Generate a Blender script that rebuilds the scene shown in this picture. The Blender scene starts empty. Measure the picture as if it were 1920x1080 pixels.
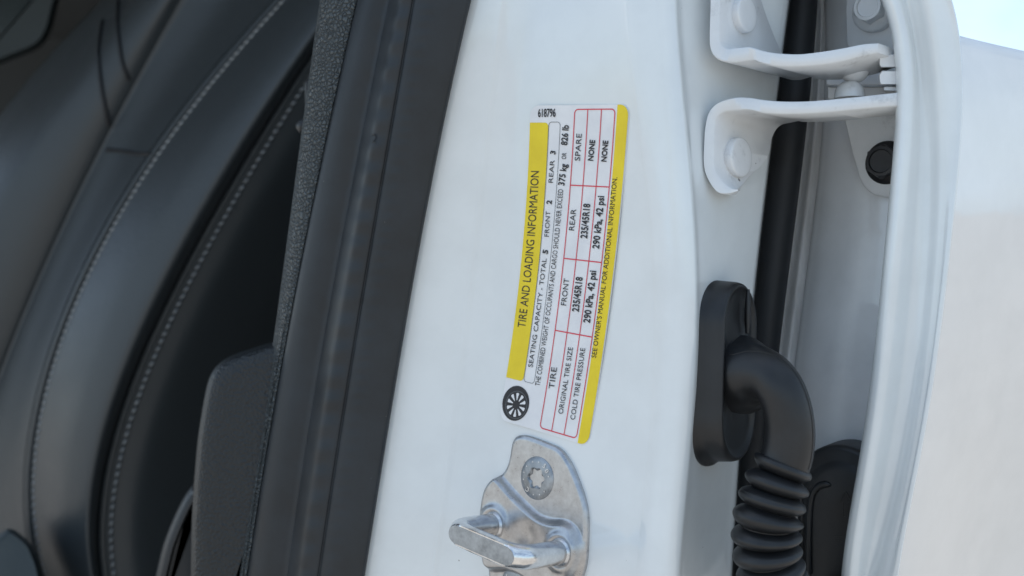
import bpy, bmesh, math, random
import numpy as np
from mathutils import Vector, Matrix
from mathutils.geometry import delaunay_2d_cdt

random.seed(7)
rng = np.random.default_rng(7)
scene = bpy.context.scene
col = scene.collection
R = math.radians

# ------------------------------------------------------------------ camera
FOC = 2069.0                         # focal length in photograph pixels (1920 wide)
CAM = Vector((0.0, 0.0, 1.02))       # eye height above the pavement, metres
cam_d = bpy.data.cameras.new('camera')
cam_d.sensor_width = 36.0
cam_d.lens = 36.0 * FOC / 1920.0
cam_d.clip_start = 0.01
cam_d.clip_end = 2000.0
cam_d.dof.use_dof = True
cam_d.dof.focus_distance = 0.412
cam_d.dof.aperture_fstop = 11.0
cam = bpy.data.objects.new('camera', cam_d)
cam.location = CAM
cam.rotation_euler = (R(90), 0, 0)
col.objects.link(cam)
scene.camera = cam

# ------------------------------------------------------------------ world, sun, exposure
SUN_EL, SUN_AZ = R(62), R(-48)       # azimuth from +Y (view direction) towards +X (right)
world = bpy.data.worlds.new('World')
scene.world = world
world.use_nodes = True
wn, wl = world.node_tree.nodes, world.node_tree.links
wn.clear()
w_out = wn.new('ShaderNodeOutputWorld')
w_bg = wn.new('ShaderNodeBackground'); w_bg.inputs['Strength'].default_value = 0.11
w_sky = wn.new('ShaderNodeTexSky'); w_sky.sky_type = 'NISHITA'; w_sky.sun_disc = False
w_sky.sun_elevation = SUN_EL; w_sky.sun_rotation = SUN_AZ
w_tc = wn.new('ShaderNodeTexCoord')
w_no = wn.new('ShaderNodeTexNoise'); w_no.inputs['Scale'].default_value = 2.6
w_no.inputs['Detail'].default_value = 7; w_no.inputs['Roughness'].default_value = 0.55
w_map = wn.new('ShaderNodeMapping'); w_map.inputs['Scale'].default_value = (1, 1, 2.2)
w_map.inputs['Location'].default_value = (0.3, 0.1, 0.25)
w_rp = wn.new('ShaderNodeValToRGB')
w_rp.color_ramp.elements[0].position = 0.38; w_rp.color_ramp.elements[1].position = 0.72
w_mx = wn.new('ShaderNodeMix'); w_mx.data_type = 'RGBA'
w_mx.inputs['B'].default_value = (4.8, 6.1, 7.3, 1)
wl.new(w_tc.outputs['Generated'], w_map.inputs['Vector'])
wl.new(w_map.outputs['Vector'], w_no.inputs['Vector'])
wl.new(w_no.outputs['Fac'], w_rp.inputs['Fac'])
wl.new(w_rp.outputs['Color'], w_mx.inputs['Factor'])
wl.new(w_sky.outputs['Color'], w_mx.inputs['A'])
wl.new(w_mx.outputs['Result'], w_bg.inputs['Color'])
wl.new(w_bg.outputs['Background'], w_out.inputs['Surface'])

sun_d = bpy.data.lights.new('sun', 'SUN')
sun_d.energy = 3.4; sun_d.angle = R(3); sun_d.color = (1.0, 0.93, 0.84)
sun = bpy.data.objects.new('sun', sun_d)
sdir = Vector((math.sin(SUN_AZ) * math.cos(SUN_EL), math.cos(SUN_AZ) * math.cos(SUN_EL), math.sin(SUN_EL)))
sun.rotation_euler = sdir.to_track_quat('Z', 'Y').to_euler()
sun.location = (2, -2, 4)
col.objects.link(sun)
scene.view_settings.view_transform = 'Standard'
scene.view_settings.look = 'None'
scene.view_settings.exposure = 0.86
scene.view_settings.gamma = 1.0

# ------------------------------------------------------------------ helpers
def P(px, py, d):
    """point at distance d (along the view axis) seen at photograph position px, py"""
    return Vector((CAM.x + (px - 960.0) / FOC * d, CAM.y + d, CAM.z - (py - 540.0) / FOC * d))

def link(o, parent=None):
    col.objects.link(o)
    if parent: o.parent = parent
    return o

def thing(name, label, cat, loc=(0, 0, 0), group=None):
    o = bpy.data.objects.new(name, None)
    o.empty_display_size = 0.02
    col.objects.link(o)
    o['label'] = label; o['category'] = cat
    if group: o['group'] = group
    return o

def mesh_obj(name, verts, faces, mat, parent=None, smooth=True, sharp=None):
    me = bpy.data.meshes.new(name)
    me.from_pydata([tuple(v) for v in verts], [], faces)
    me.validate()
    me.update()
    if smooth:
        me.polygons.foreach_set('use_smooth', [True] * len(me.polygons))
        if sharp: me.set_sharp_from_angle(angle=R(sharp))
    me.materials.append(mat)
    return link(bpy.data.objects.new(name, me), parent)

class MB:
    """collects several shapes that make up ONE part"""
    def __init__(s): s.v, s.f = [], []
    def add(s, verts, faces):
        b = len(s.v); s.v += [Vector(v) for v in verts]; s.f += [tuple(i + b for i in f) for f in faces]
    def build(s, name, mat, parent=None, smooth=True, sharp=35):
        return mesh_obj(name, s.v, s.f, mat, parent, smooth, sharp)

def recalc(o):
    bm = bmesh.new(); bm.from_mesh(o.data)
    bmesh.ops.recalc_face_normals(bm, faces=bm.faces)
    bm.to_mesh(o.data); bm.free()
    return o

def curve(pts, deg=3):
    """smooth x(y) through measured points, straight beyond them"""
    a = np.array(pts, float)
    ys, xs = a[:, 1], a[:, 0]
    y0, y1 = ys.min(), ys.max()
    c = np.polyfit((ys - 540) / 540, xs, min(deg, len(pts) - 1))
    dc = np.polyder(c)
    def f(y):
        t = np.clip(y, y0, y1)
        tt = (t - 540) / 540
        return np.polyval(c, tt) + (y - t) * np.polyval(dc, tt) / 540
    return f

def hermite(vals, sharp, sub):
    """smooth interpolation across the columns; vals [n]"""
    n = len(vals); out = []
    def tan(i, side):
        if i == 0: return vals[1] - vals[0]
        if i == n - 1: return vals[-1] - vals[-2]
        a, b = vals[i] - vals[i - 1], vals[i + 1] - vals[i]
        if i in sharp: return b if side > 0 else a
        if a * b <= 0: return 0.0
        return 2 * a * b / (a + b)
    for i in range(n - 1):
        m0, m1 = tan(i, 1), tan(i + 1, -1)
        k = sub[i] if isinstance(sub, (list, tuple)) else sub
        for j in range(k):
            t = j / k
            h00 = 2*t**3 - 3*t**2 + 1; h10 = t**3 - 2*t**2 + t
            h01 = -2*t**3 + 3*t**2; h11 = t**3 - t**2
            out.append(h00*vals[i] + h10*m0 + h01*vals[i+1] + h11*m1)
    out.append(vals[-1])
    return out

class Sheet:
    """pressed panel swept between edge lines that run down the picture; every line has its own distance"""
    def __init__(s, cols, sharp=(), sub=6):
        s.cols, s.sharp, s.sub = cols, set(sharp), sub
    lean = None                      # (weight per column, function of y): how far the line swings back along its length
    def row(s, y):
        xs = [float(f(y)) for f, d in s.cols]
        ds = [float(d(y)) if callable(d) else d for f, d in s.cols]
        if s.lean: ds = [d + w*s.lean[1](y) for d, w in zip(ds, s.lean[0])]
        return np.array(hermite(xs, s.sharp, s.sub)), np.array(hermite(ds, s.sharp, s.sub))
    def depth(s, px, py):
        X, D = s.row(py)
        return float(np.interp(px, X, D))
    def point(s, px, py, lift=0.0):
        p = P(px, py, s.depth(px, py))
        return p + s.normal(px, py) * lift if lift else p
    def normal(s, px, py, e=4):
        a = s.point(px + e, py) - s.point(px - e, py)
        b = s.point(px, py + e) - s.point(px, py - e)
        n = a.cross(b).normalized()
        if n.dot(CAM - s.point(px, py)) < 0: n = -n
        return n
    def build(s, name, mat, parent, y0=-320, y1=1400, ny=120, thick=0.0012, ripple=None, sharp=None):
        verts, faces = [], []
        ys = np.linspace(y0, y1, ny)
        for y in ys:
            X, D = s.row(y)
            if ripple is not None: D = D + ripple(X, y)
            verts += [P(x, y, d) for x, d in zip(X, D)]
        m = len(X)
        for j in range(ny - 1):
            for i in range(m - 1):
                a = j * m + i
                faces.append((a, a + m, a + m + 1, a + 1))
        o = mesh_obj(name, verts, faces, mat, parent, True, sharp)
        if thick:
            md = o.modifiers.new('thickness', 'SOLIDIFY'); md.thickness = thick; md.offset = -1.0
        return o

def tube(path, radii, n=20, flat=None, closed_ends=True):
    """swept round bar through world points; radii per point (number or (a, b))"""
    path = [Vector(p) for p in path]
    m = len(path)
    tang = []
    for i in range(m):
        a, b = path[max(i - 1, 0)], path[min(i + 1, m - 1)]
        tang.append((b - a).normalized())
    ref = Vector((0, 0, 1)) if abs(tang[0].z) < 0.9 else Vector((0, -1, 0))
    u = (ref - tang[0] * ref.dot(tang[0])).normalized()
    verts, faces = [], []
    for i in range(m):
        u = (u - tang[i] * u.dot(tang[i])).normalized()
        w = tang[i].cross(u)
        r = radii[i] if not isinstance(radii, (int, float)) else radii
        ra, rb = r if isinstance(r, tuple) else (r, r)
        for k in range(n):
            a = 2 * math.pi * k / n
            verts.append(path[i] + u * math.cos(a) * ra + w * math.sin(a) * rb)
    for i in range(m - 1):
        for k in range(n):
            a, b = i * n + k, i * n + (k + 1) % n
            faces.append((a, b, b + n, a + n))
    if closed_ends:
        faces.append(tuple(range(n - 1, -1, -1)))
        faces.append(tuple((m - 1) * n + k for k in range(n)))
    return verts, faces

def smooth_path(pts, n):
    """Catmull-Rom through tuples of any length"""
    a = np.array(pts, float)
    a = np.vstack([2 * a[0] - a[1], a, 2 * a[-1] - a[-2]])
    out = []
    segs = len(a) - 3
    for q in np.linspace(0, segs - 1e-6, n):
        i = int(q); t = q - i
        p0, p1, p2, p3 = a[i:i + 4]
        out.append(0.5 * ((2*p1) + (-p0+p2)*t + (2*p0-5*p1+4*p2-p3)*t*t + (-p0+3*p1-3*p2+p3)*t**3))
    return out

def rings(rs, cap0=True, cap1=True):
    """skin a list of equal-length vertex rings"""
    verts = [Vector(v) for r in rs for v in r]; n = len(rs[0]); faces = []
    for i in range(len(rs) - 1):
        for k in range(n):
            a, b = i * n + k, i * n + (k + 1) % n
            faces.append((a, b, b + n, a + n))
    if cap0: faces.append(tuple(range(n - 1, -1, -1)))
    if cap1: faces.append(tuple((len(rs) - 1) * n + k for k in range(n)))
    return verts, faces

def circ(c, u, w, r, n=40, ph=0.0):
    return [c + u * (r * math.cos(2*math.pi*k/n + ph)) + w * (r * math.sin(2*math.pi*k/n + ph)) for k in range(n)]

def frame_of(n, up=Vector((0, 0, 1))):
    u = (up - n * up.dot(n)).normalized()
    return u, n.cross(u).normalized()

# ------------------------------------------------------------------ materials
def material(name, base, rough=0.5, metal=0.0, coat=0.0, coat_rough=0.03, spec=0.5):
    m = bpy.data.materials.new(name); m.use_nodes = True
    b = m.node_tree.nodes['Principled BSDF']
    b.inputs['Base Color'].default_value = (*base, 1)
    b.inputs['Roughness'].default_value = rough
    b.inputs['Metallic'].default_value = metal
    b.inputs['Coat Weight'].default_value = coat
    b.inputs['Coat Roughness'].default_value = coat_rough
    b.inputs['Specular IOR Level'].default_value = spec
    return m, m.node_tree.nodes, m.node_tree.links, b

def noise(nd, lk, scale, detail=4, rough=0.55, stretch=None):
    tc = nd.new('ShaderNodeTexCoord')
    t = nd.new('ShaderNodeTexNoise')
    t.inputs['Scale'].default_value = scale; t.inputs['Detail'].default_value = detail
    t.inputs['Roughness'].default_value = rough
    if stretch:
        mp = nd.new('ShaderNodeMapping'); mp.inputs['Scale'].default_value = stretch
        lk.new(tc.outputs['Object'], mp.inputs['Vector']); lk.new(mp.outputs['Vector'], t.inputs['Vector'])
    else:
        lk.new(tc.outputs['Object'], t.inputs['Vector'])
    return t

def ramp(nd, lk, src, stops):
    r = nd.new('ShaderNodeValToRGB')
    e = r.color_ramp.elements
    e[0].position, e[0].color = stops[0][0], (*stops[0][1], 1)
    e[1].position, e[1].color = stops[-1][0], (*stops[-1][1], 1)
    for p, c in stops[1:-1]:
        q = e.new(p); q.color = (*c, 1)
    lk.new(src, r.inputs['Fac'])
    return r

def bump(nd, lk, b, src, strength, dist):
    n = nd.new('ShaderNodeBump'); n.inputs['Strength'].default_value = strength
    n.inputs['Distance'].default_value = dist
    lk.new(src, n.inputs['Height']); lk.new(n.outputs['Normal'], b.inputs['Normal'])
    return n

def specks(nd, lk, b, src, scale, size, colour, share):
    """sparse grit: tiny dots in some of the cells"""
    tc = nd.new('ShaderNodeTexCoord'); vo = nd.new('ShaderNodeTexVoronoi'); vo.inputs['Scale'].default_value = scale
    lk.new(tc.outputs['Object'], vo.inputs['Vector'])
    sx = nd.new('ShaderNodeSeparateColor'); lk.new(vo.outputs['Color'], sx.inputs['Color'])
    sz = nd.new('ShaderNodeMath'); sz.operation = 'MULTIPLY'; sz.inputs[1].default_value = size
    lk.new(sx.outputs['Green'], sz.inputs[0])
    lt = nd.new('ShaderNodeMath'); lt.operation = 'LESS_THAN'
    lk.new(vo.outputs['Distance'], lt.inputs[0]); lk.new(sz.outputs['Value'], lt.inputs[1])
    gt = nd.new('ShaderNodeMath'); gt.operation = 'GREATER_THAN'; gt.inputs[1].default_value = share
    lk.new(sx.outputs['Red'], gt.inputs[0])
    ml = nd.new('ShaderNodeMath'); ml.operation = 'MULTIPLY'
    lk.new(lt.outputs['Value'], ml.inputs[0]); lk.new(gt.outputs['Value'], ml.inputs[1])
    mx = nd.new('ShaderNodeMix'); mx.data_type = 'RGBA'; mx.inputs['B'].default_value = (*colour, 1)
    lk.new(ml.outputs['Value'], mx.inputs['Factor']); lk.new(src, mx.inputs['A'])
    lk.new(mx.outputs['Result'], b.inputs['Base Color'])

def make_paint(name, base, dust=0.0, ior=1.7):
    m, nd, lk, b = material(name, base, 0.42, 0, 1.0, 0.03)
    b.inputs['Coat IOR'].default_value = ior
    t = noise(nd, lk, 260, 2)
    n2 = nd.new('ShaderNodeBump'); n2.inputs['Strength'].default_value = 0.06; n2.inputs['Distance'].default_value = 0.0004
    lk.new(t.outputs['Fac'], n2.inputs['Height']); lk.new(n2.outputs['Normal'], b.inputs['Coat Normal'])
    g = noise(nd, lk, 38, 6, 0.62)
    c = tuple(x * (1 - 0.05 - dust) for x in base)
    r = ramp(nd, lk, g.outputs['Fac'], [(0.38, c), (0.6, base)])
    specks(nd, lk, b, r.outputs['Color'], 95, 0.030, (0.22, 0.20, 0.18), 0.62)
    return m
M_paint = make_paint('white_paint', (0.75, 0.785, 0.79))
M_skin = make_paint('white_paint_reflect_tint', (0.74, 0.735, 0.725), 0.0, 2.2)  # same car white, base warmed for reflected light, coat raised to boost reflections
M_paint2 = make_paint('white_inner_paint', (0.76, 0.78, 0.795), 0.03)

m, nd, lk, b = material('hinge_paint', (0.72, 0.735, 0.745), 0.33, 0, 0.6, 0.12)
t = noise(nd, lk, 190, 5, 0.6); bump(nd, lk, b, t.outputs['Fac'], 0.18, 0.0007)
g = noise(nd, lk, 75, 6, 0.7)
r_ = ramp(nd, lk, g.outputs['Fac'], [(0.28, (0.50, 0.51, 0.52)), (0.42, (0.70, 0.715, 0.725)), (0.7, (0.74, 0.755, 0.765))])
specks(nd, lk, b, r_.outputs['Color'], 130, 0.10, (0.16, 0.15, 0.15), 0.80)
M_hinge = m

def make_rubber(name, base, rough, scale=160, wear=1.7):
    m, nd, lk, b = material(name, base, rough, spec=0.45)
    t = noise(nd, lk, scale, 6, 0.65); bump(nd, lk, b, t.outputs['Fac'], 0.12, 0.0005)
    g = noise(nd, lk, 45, 5, 0.65)
    r = ramp(nd, lk, g.outputs['Fac'], [(0.35, base), (0.68, tuple(x * wear for x in base))])
    specks(nd, lk, b, r.outputs['Color'], 140, 0.035, (0.16, 0.16, 0.155), 0.72)
    q = nd.new('ShaderNodeMapRange'); q.inputs['To Min'].default_value = rough - 0.08; q.inputs['To Max'].default_value = rough + 0.12
    lk.new(g.outputs['Fac'], q.inputs['Value']); lk.new(q.outputs['Result'], b.inputs['Roughness'])
    return m
M_seal = make_rubber('seal_rubber', (0.011, 0.014, 0.017), 0.44, 500)
M_rubber = make_rubber('boot_rubber', (0.009, 0.0095, 0.0105), 0.37, 260, 2.0)
M_tube = make_rubber('tube_rubber', (0.008, 0.009, 0.011), 0.55, 300, 1.3)

m, nd, lk, b = material('sealer', (0.7, 0.7, 0.7), 0.5)
t = noise(nd, lk, 60, 7, 0.7, (1.6, 1.6, 0.25)); bump(nd, lk, b, t.outputs['Fac'], 0.35, 0.0015)
r_ = ramp(nd, lk, t.outputs['Fac'], [(0.36, (0.55, 0.55, 0.545)), (0.6, (0.76, 0.765, 0.765))])
lk.new(r_.outputs['Color'], b.inputs['Base Color'])
M_sealer = m

# grained interior plastic: pebbles with narrow creases between them
m, nd, lk, b = material('grained_plastic', (0.070, 0.082, 0.086), 0.38)
tc = nd.new('ShaderNodeTexCoord')
wz = nd.new('ShaderNodeTexNoise'); wz.inputs['Scale'].default_value = 420; wz.inputs['Detail'].default_value = 3
lk.new(tc.outputs['Object'], wz.inputs['Vector'])
vm = nd.new('ShaderNodeVectorMath'); vm.operation = 'MULTIPLY_ADD'
vm.inputs[1].default_value = (0.0022, 0.0022, 0.0022)
lk.new(wz.outputs['Color'], vm.inputs[0]); lk.new(tc.outputs['Object'], vm.inputs[2])
vo = nd.new('ShaderNodeTexVoronoi'); vo.feature = 'DISTANCE_TO_EDGE'; vo.inputs['Scale'].default_value = 560
lk.new(vm.outputs['Vector'], vo.inputs['Vector'])
rr = ramp(nd, lk, vo.outputs['Distance'], [(0.0, (0, 0, 0)), (0.16, (0.75, 0.75, 0.75)), (0.45, (1, 1, 1))])
bump(nd, lk, b, rr.outputs['Color'], 1.0, 0.0016)
M_grain = m

m, nd, lk, b = material('grained_plastic_fine', (0.008, 0.011, 0.013), 0.46)
tc = nd.new('ShaderNodeTexCoord')
vo = nd.new('ShaderNodeTexVoronoi'); vo.feature = 'SMOOTH_F1'; vo.inputs['Scale'].default_value = 850
lk.new(tc.outputs['Object'], vo.inputs['Vector'])
bump(nd, lk, b, vo.outputs['Distance'], 0.7, 0.0009)
M_fine = m

def make_leather(name, base, rough):
    m, nd, lk, b = material(name, base, rough, spec=0.5)
    tc = nd.new('ShaderNodeTexCoord')
    vo = nd.new('ShaderNodeTexVoronoi'); vo.feature = 'SMOOTH_F1'; vo.inputs['Scale'].default_value = 700
    lk.new(tc.outputs['Object'], vo.inputs['Vector'])
    t = noise(nd, lk, 30, 6, 0.6)
    ad = nd.new('ShaderNodeMath'); ad.operation = 'MULTIPLY_ADD'; ad.inputs[1].default_value = 2.0
    lk.new(t.outputs['Fac'], ad.inputs[0]); lk.new(vo.outputs['Distance'], ad.inputs[2])
    bump(nd, lk, b, ad.outputs['Value'], 0.16, 0.0012)
    q = nd.new('ShaderNodeMapRange'); q.inputs['To Min'].default_value = rough - 0.07; q.inputs['To Max'].default_value = rough + 0.1
    lk.new(t.outputs['Fac'], q.inputs['Value']); lk.new(q.outputs['Result'], b.inputs['Roughness'])
    return m
M_leather = make_leather('black_leather', (0.038, 0.045, 0.049), 0.38)
M_insert = make_leather('black_leather_insert', (0.026, 0.036, 0.038), 0.50)
M_thread = material('grey_thread', (0.30, 0.32, 0.33), 0.7)[0]
M_void = material('dark_headliner', (0.055, 0.062, 0.066), 0.9)[0]
M_dark = make_rubber('dark_plastic', (0.016, 0.018, 0.020), 0.42, 400, 1.4)

def make_metal(name, lo, hi, rough, rust=False):
    m, nd, lk, b = material(name, hi, rough, 1.0)
    t = noise(nd, lk, 240, 8, 0.72)
    r = ramp(nd, lk, t.outputs['Fac'], [(0.34, lo), (0.66, hi)])
    last = r.outputs['Color']
    if rust:
        g = noise(nd, lk, 75, 5, 0.6)
        k = ramp(nd, lk, g.outputs['Fac'], [(0.56, (0, 0, 0)), (0.72, (0.55, 0.55, 0.55))])
        mx = nd.new('ShaderNodeMix'); mx.data_type = 'RGBA'
        mx.inputs['B'].default_value = (0.33, 0.22, 0.14, 1)
        lk.new(k.outputs['Color'], mx.inputs['Factor']); lk.new(last, mx.inputs['A'])
        last = mx.outputs['Result']
    lk.new(last, b.inputs['Base Color'])
    q = nd.new('ShaderNodeMapRange'); q.inputs['To Min'].default_value = rough - 0.12; q.inputs['To Max'].default_value = rough + 0.16
    lk.new(t.outputs['Fac'], q.inputs['Value']); lk.new(q.outputs['Result'], b.inputs['Roughness'])
    bump(nd, lk, b, t.outputs['Fac'], 0.10, 0.0004)
    return m
M_zinc = make_metal('zinc_plate', (0.38, 0.38, 0.39), (0.54, 0.54, 0.545), 0.29)
M_zinc_dull = make_metal('zinc_dull', (0.26, 0.275, 0.29), (0.46, 0.475, 0.49), 0.45)
M_bright = make_metal('bright_steel', (0.50, 0.51, 0.53), (0.74, 0.75, 0.77), 0.27)
M_worn = make_metal('worn_steel', (0.62, 0.61, 0.61), (0.83, 0.82, 0.81), 0.19, True)

m, nd, lk, b = material('label_white', (0.80, 0.80, 0.81), 0.38, coat=0.5, coat_rough=0.12)
t = noise(nd, lk, 90, 5, 0.6)
r_ = ramp(nd, lk, t.outputs['Fac'], [(0.35, (0.74, 0.74, 0.755)), (0.65, (0.82, 0.82, 0.825))])
lk.new(r_.outputs['Color'], b.inputs['Base Color'])
M_label = m
m, nd, lk, b = material('label_yellow', (0.80, 0.63, 0.02), 0.38)
t = noise(nd, lk, 90, 5, 0.6)
r_ = ramp(nd, lk, t.outputs['Fac'], [(0.35, (0.80, 0.60, 0.010)), (0.65, (0.87, 0.67, 0.012))])
lk.new(r_.outputs['Color'], b.inputs['Base Color'])
M_yellow = m
M_red = material('label_red', (0.70, 0.045, 0.075), 0.4)[0]
M_ink = material('label_ink', (0.016, 0.016, 0.02), 0.45)[0]
M_inkg = material('label_grey_ink', (0.10, 0.11, 0.12), 0.45)[0]
M_black = make_rubber('black_bolt_finish', (0.010, 0.010, 0.012), 0.38, 400, 1.6)

# ------------------------------------------------------------------ ground
m, nd, lk, b = material('pavement', (0.30, 0.275, 0.24), 0.85)
t = noise(nd, lk, 1.3, 9, 0.65)
r_ = ramp(nd, lk, t.outputs['Fac'], [(0.3, (0.29, 0.272, 0.245)), (0.7, (0.39, 0.368, 0.333))])
lk.new(r_.outputs['Color'], b.inputs['Base Color'])
t2 = noise(nd, lk, 60, 5, 0.7); bump(nd, lk, b, t2.outputs['Fac'], 0.4, 0.01)
gnd = mesh_obj('ground', [(-600, -600, 0), (600, -600, 0), (600, 600, 0), (-600, 600, 0)], [(0, 1, 2, 3)], m, smooth=False)
gnd['kind'] = 'structure'; gnd['label'] = 'pale beige concrete pavement under the car'

# ------------------------------------------------------------------ measured edge lines (photograph x, y)
trim_l = curve([(597, 0), (587, 100), (575, 200), (560, 290), (545, 400), (527, 540), (512, 605), (505, 650), (498, 760), (484, 860), (464, 960), (438, 1080)])
trim_r = curve([(670, 0), (642, 125), (610, 270), (582, 415), (556, 540), (530, 665), (520, 740), (505, 820), (490, 920), (472, 1040), (462, 1080)])
groove = curve([(730, 0), (700, 160), (672, 290), (645, 425), (625, 540), (595, 715), (570, 865), (545, 1040)])
seam = curve([(775, 0), (750, 145), (725, 290), (700, 425), (683, 540), (655, 705), (630, 860), (607, 1015)])
seal_r = curve([(882, 0), (847, 165), (820, 290), (800, 395), (785, 460), (771, 540), (760, 605), (735, 765), (715, 890), (695, 1005), (685, 1065)])
crease = curve([(937, 0), (920, 120), (905, 240), (895, 350), (885, 450), (878, 530), (860, 650), (848, 753), (837, 852), (827, 924), (814, 1012), (806, 1080)])
brk = curve([(1170, 0), (1182, 150), (1197, 250), (1207, 325), (1217, 400), (1221, 500), (1225, 540), (1224, 680), (1216, 820), (1206, 940), (1192, 1080)], 4)
crest = curve([(1270, 0), (1275, 100), (1285, 200), (1295, 300), (1302, 400), (1306, 500), (1309, 590), (1305, 690), (1297, 815), (1287, 940), (1275, 1080)], 4)
tube_l = curve([(1480, 0), (1468, 95), (1456, 190), (1440, 299), (1433, 380), (1423, 490), (1381, 905), (1373, 1080)], 3)
tube_r = curve([(1530, 0), (1523, 95), (1512, 225), (1500, 299), (1493, 380), (1477, 490), (1460, 648), (1437, 860), (1428, 1080)], 3)
strip_r = curve([(1547, 0), (1543, 220), (1533, 327), (1523, 417), (1513, 533), (1509, 572), (1487, 670), (1472, 860), (1462, 1080)], 3)
hem_l = curve([(1640, -30), (1650, 0), (1667, 45), (1678, 100), (1680, 165), (1677, 225), (1667, 360), (1660, 450), (1652, 540), (1642, 630), (1625, 755), (1610, 865), (1590, 980), (1577, 1080)], 5)
hem_ridge = curve([(1728, 0), (1745, 100), (1760, 240), (1760, 325), (1752, 450), (1750, 540), (1736, 675), (1715, 800), (1690, 920), (1652, 1080)], 4)
hem_r = curve([(1778, -20), (1785, 0), (1800, 65), (1805, 125), (1800, 250), (1792, 400), (1775, 540), (1757, 665), (1740, 790), (1720, 890), (1685, 1080)], 5)
def off(f, k): return lambda y: f(y) + k
def mixc(f, g, t): return lambda y: f(y) * (1 - t) + g(y) * t

# ------------------------------------------------------------------ car body: white pillar between the two doors
body = thing('car_body', 'glossy white car door pillar carrying the tire sticker and the striker', 'car body')
pillar = Sheet([
    (off(seal_r, -70), 0.4580), (off(seal_r, 0), 0.4540),
    (crease, 0.4500), (off(crease, 6), 0.44955), (off(crease, 14), 0.44935), (off(crease, 20), 0.4490),
    (off(crease, 52), 0.4460), (off(crease, 100), 0.4375),
    (mixc(off(crease, 100), brk, 0.5), 0.4155), (brk, 0.3938), (off(brk, 5), 0.3926),
    (off(crest, -58), 0.3890), (off(crest, -26), 0.3868), (off(crest, -4), 0.3885),
    (off(crest, 6), 0.3935), (mixc(crest, tube_l, 0.5), 0.4110), (off(tube_l, -12), 0.4270),
    (off(tube_l, -1), 0.4320), (off(tube_l, 4), 0.4660)],
    sharp=(2, 9, 16), sub=[3, 3, 4, 3, 3, 4, 5, 6, 6, 3, 6, 6, 6, 5, 6, 6, 4, 4])
def swing(y):
    y = min(max(y, -60), 1140)
    return 0.00016*((brk(y) - crease(y) - 100) - 247)
pillar.lean = ([1]*8 + [0.5] + [0]*10, swing)
pillar.build('door_pillar', M_paint, body, ny=150)
gutter = Sheet([(off(tube_l, -14), 0.466), (off(tube_r, -20), 0.482), (off(tube_r, 6), 0.480), (mixc(tube_r, strip_r, 0.6), 0.474),
                (off(strip_r, -2), 0.476), (off(strip_r, 22), 0.492)], sub=5)
o = gutter.build('seam_sealer', M_sealer, body, ny=110)
# cabin behind: unseen roof, headliner, floor and rear wall added to darken it, plus far side
def slab(x0, x1, y0, y1, z0, z1):
    v = [(x, y, z) for x in (x0, x1) for y in (y0, y1) for z in (z0, z1)]
    return v, [(0, 1, 3, 2), (4, 6, 7, 5), (0, 4, 5, 1), (2, 3, 7, 6), (0, 2, 6, 4), (1, 5, 7, 3)]
cb = MB(); cb.add(*slab(-1.25, 0.12, 0.53, 1.85, 1.462, 1.50)); cb.build('roof', M_paint, body, False)
cb = MB(); cb.add(*slab(-1.25, 0.12, 0.56, 1.85, 1.44, 1.46)); cb.build('headliner', M_void, body, False)
cb = MB(); cb.add(*slab(-1.25, 0.10, 0.52, 1.85, 0.40, 0.44)); cb.build('cabin_floor', M_void, body, False)
cb = MB(); cb.add(*slab(-1.25, 0.12, 1.851, 1.90, 0.39, 1.51)); cb.build('far_side_trim', M_void, body, False)
cb = MB(); cb.add(*slab(0.121, 0.16, 0.50, 1.85, 0.40, 1.50)); cb.build('added_rear_wall', M_void, body, False)

# ------------------------------------------------------------------ black door opening seal
seal = thing('weatherstrip', 'black rubber seal running down the edge of the white pillar', 'rubber seal')
seal_s = Sheet([
    (off(trim_r, -4), 0.4920), (off(trim_r, 1), 0.4800), (mixc(trim_r, groove, 0.45), 0.4730), (off(groove, -3), 0.4715),
    (off(groove, 6), 0.4645), (mixc(groove, seam, 0.45), 0.4540), (off(seam, -5), 0.4522), (off(seam, 0), 0.4530), (off(seam, 5), 0.4516),
    (mixc(seam, seal_r, 0.28), 0.4494), (mixc(seam, seal_r, 0.62), 0.4486), (off(seal_r, -6), 0.4490), (off(seal_r, 0), 0.4505), (off(seal_r, 1.5), 0.4560)],
    sharp=(3, 7, 12), sub=[3, 5, 4, 3, 5, 5, 3, 3, 4, 5, 5, 3, 3])
seal_s.lean = ([1]*14, swing)
def seal_ripple(X, y):
    g, s2, r2 = float(groove(y)), float(seam(y)), float(seal_r(y))
    w = np.exp(-((X - (g + 0.45*(s2 - g))) / 24.0) ** 2)
    w2 = np.exp(-((X - (s2 + 0.25*(r2 - s2))) / 14.0) ** 2)
    return 0.00038 * w * np.sin(y / 7.6 + 0.4*np.sin(y/61.0)) + 0.00012 * w2 * np.sin(y / 4.1 + 1.3*np.sin(y/37.0))
seal_s.build('seal_profile', M_seal, seal, ny=330, thick=0.002, ripple=seal_ripple)

# ------------------------------------------------------------------ text helper
def text_shape(s, bold=0.0, space=1.0):
    cu = bpy.data.curves.new('writing', 'FONT')
    cu.body = s; cu.size = 1.0; cu.offset = bold; cu.space_character = space
    cu.resolution_u = 3
    ob = bpy.data.objects.new('writing', cu)
    col.objects.link(ob)
    dg = bpy.context.evaluated_depsgraph_get()
    ev = ob.evaluated_get(dg)
    me = ev.to_mesh()
    v = np.array([tuple(x.co[:2]) for x in me.vertices]); f = [tuple(p.vertices) for p in me.polygons]
    ev.to_mesh_clear()
    bpy.data.objects.remove(ob); bpy.data.curves.remove(cu)
    return v, f
_caps = text_shape('H')[0]
CAP = _caps[:, 1].max() - _caps[:, 1].min()

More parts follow.
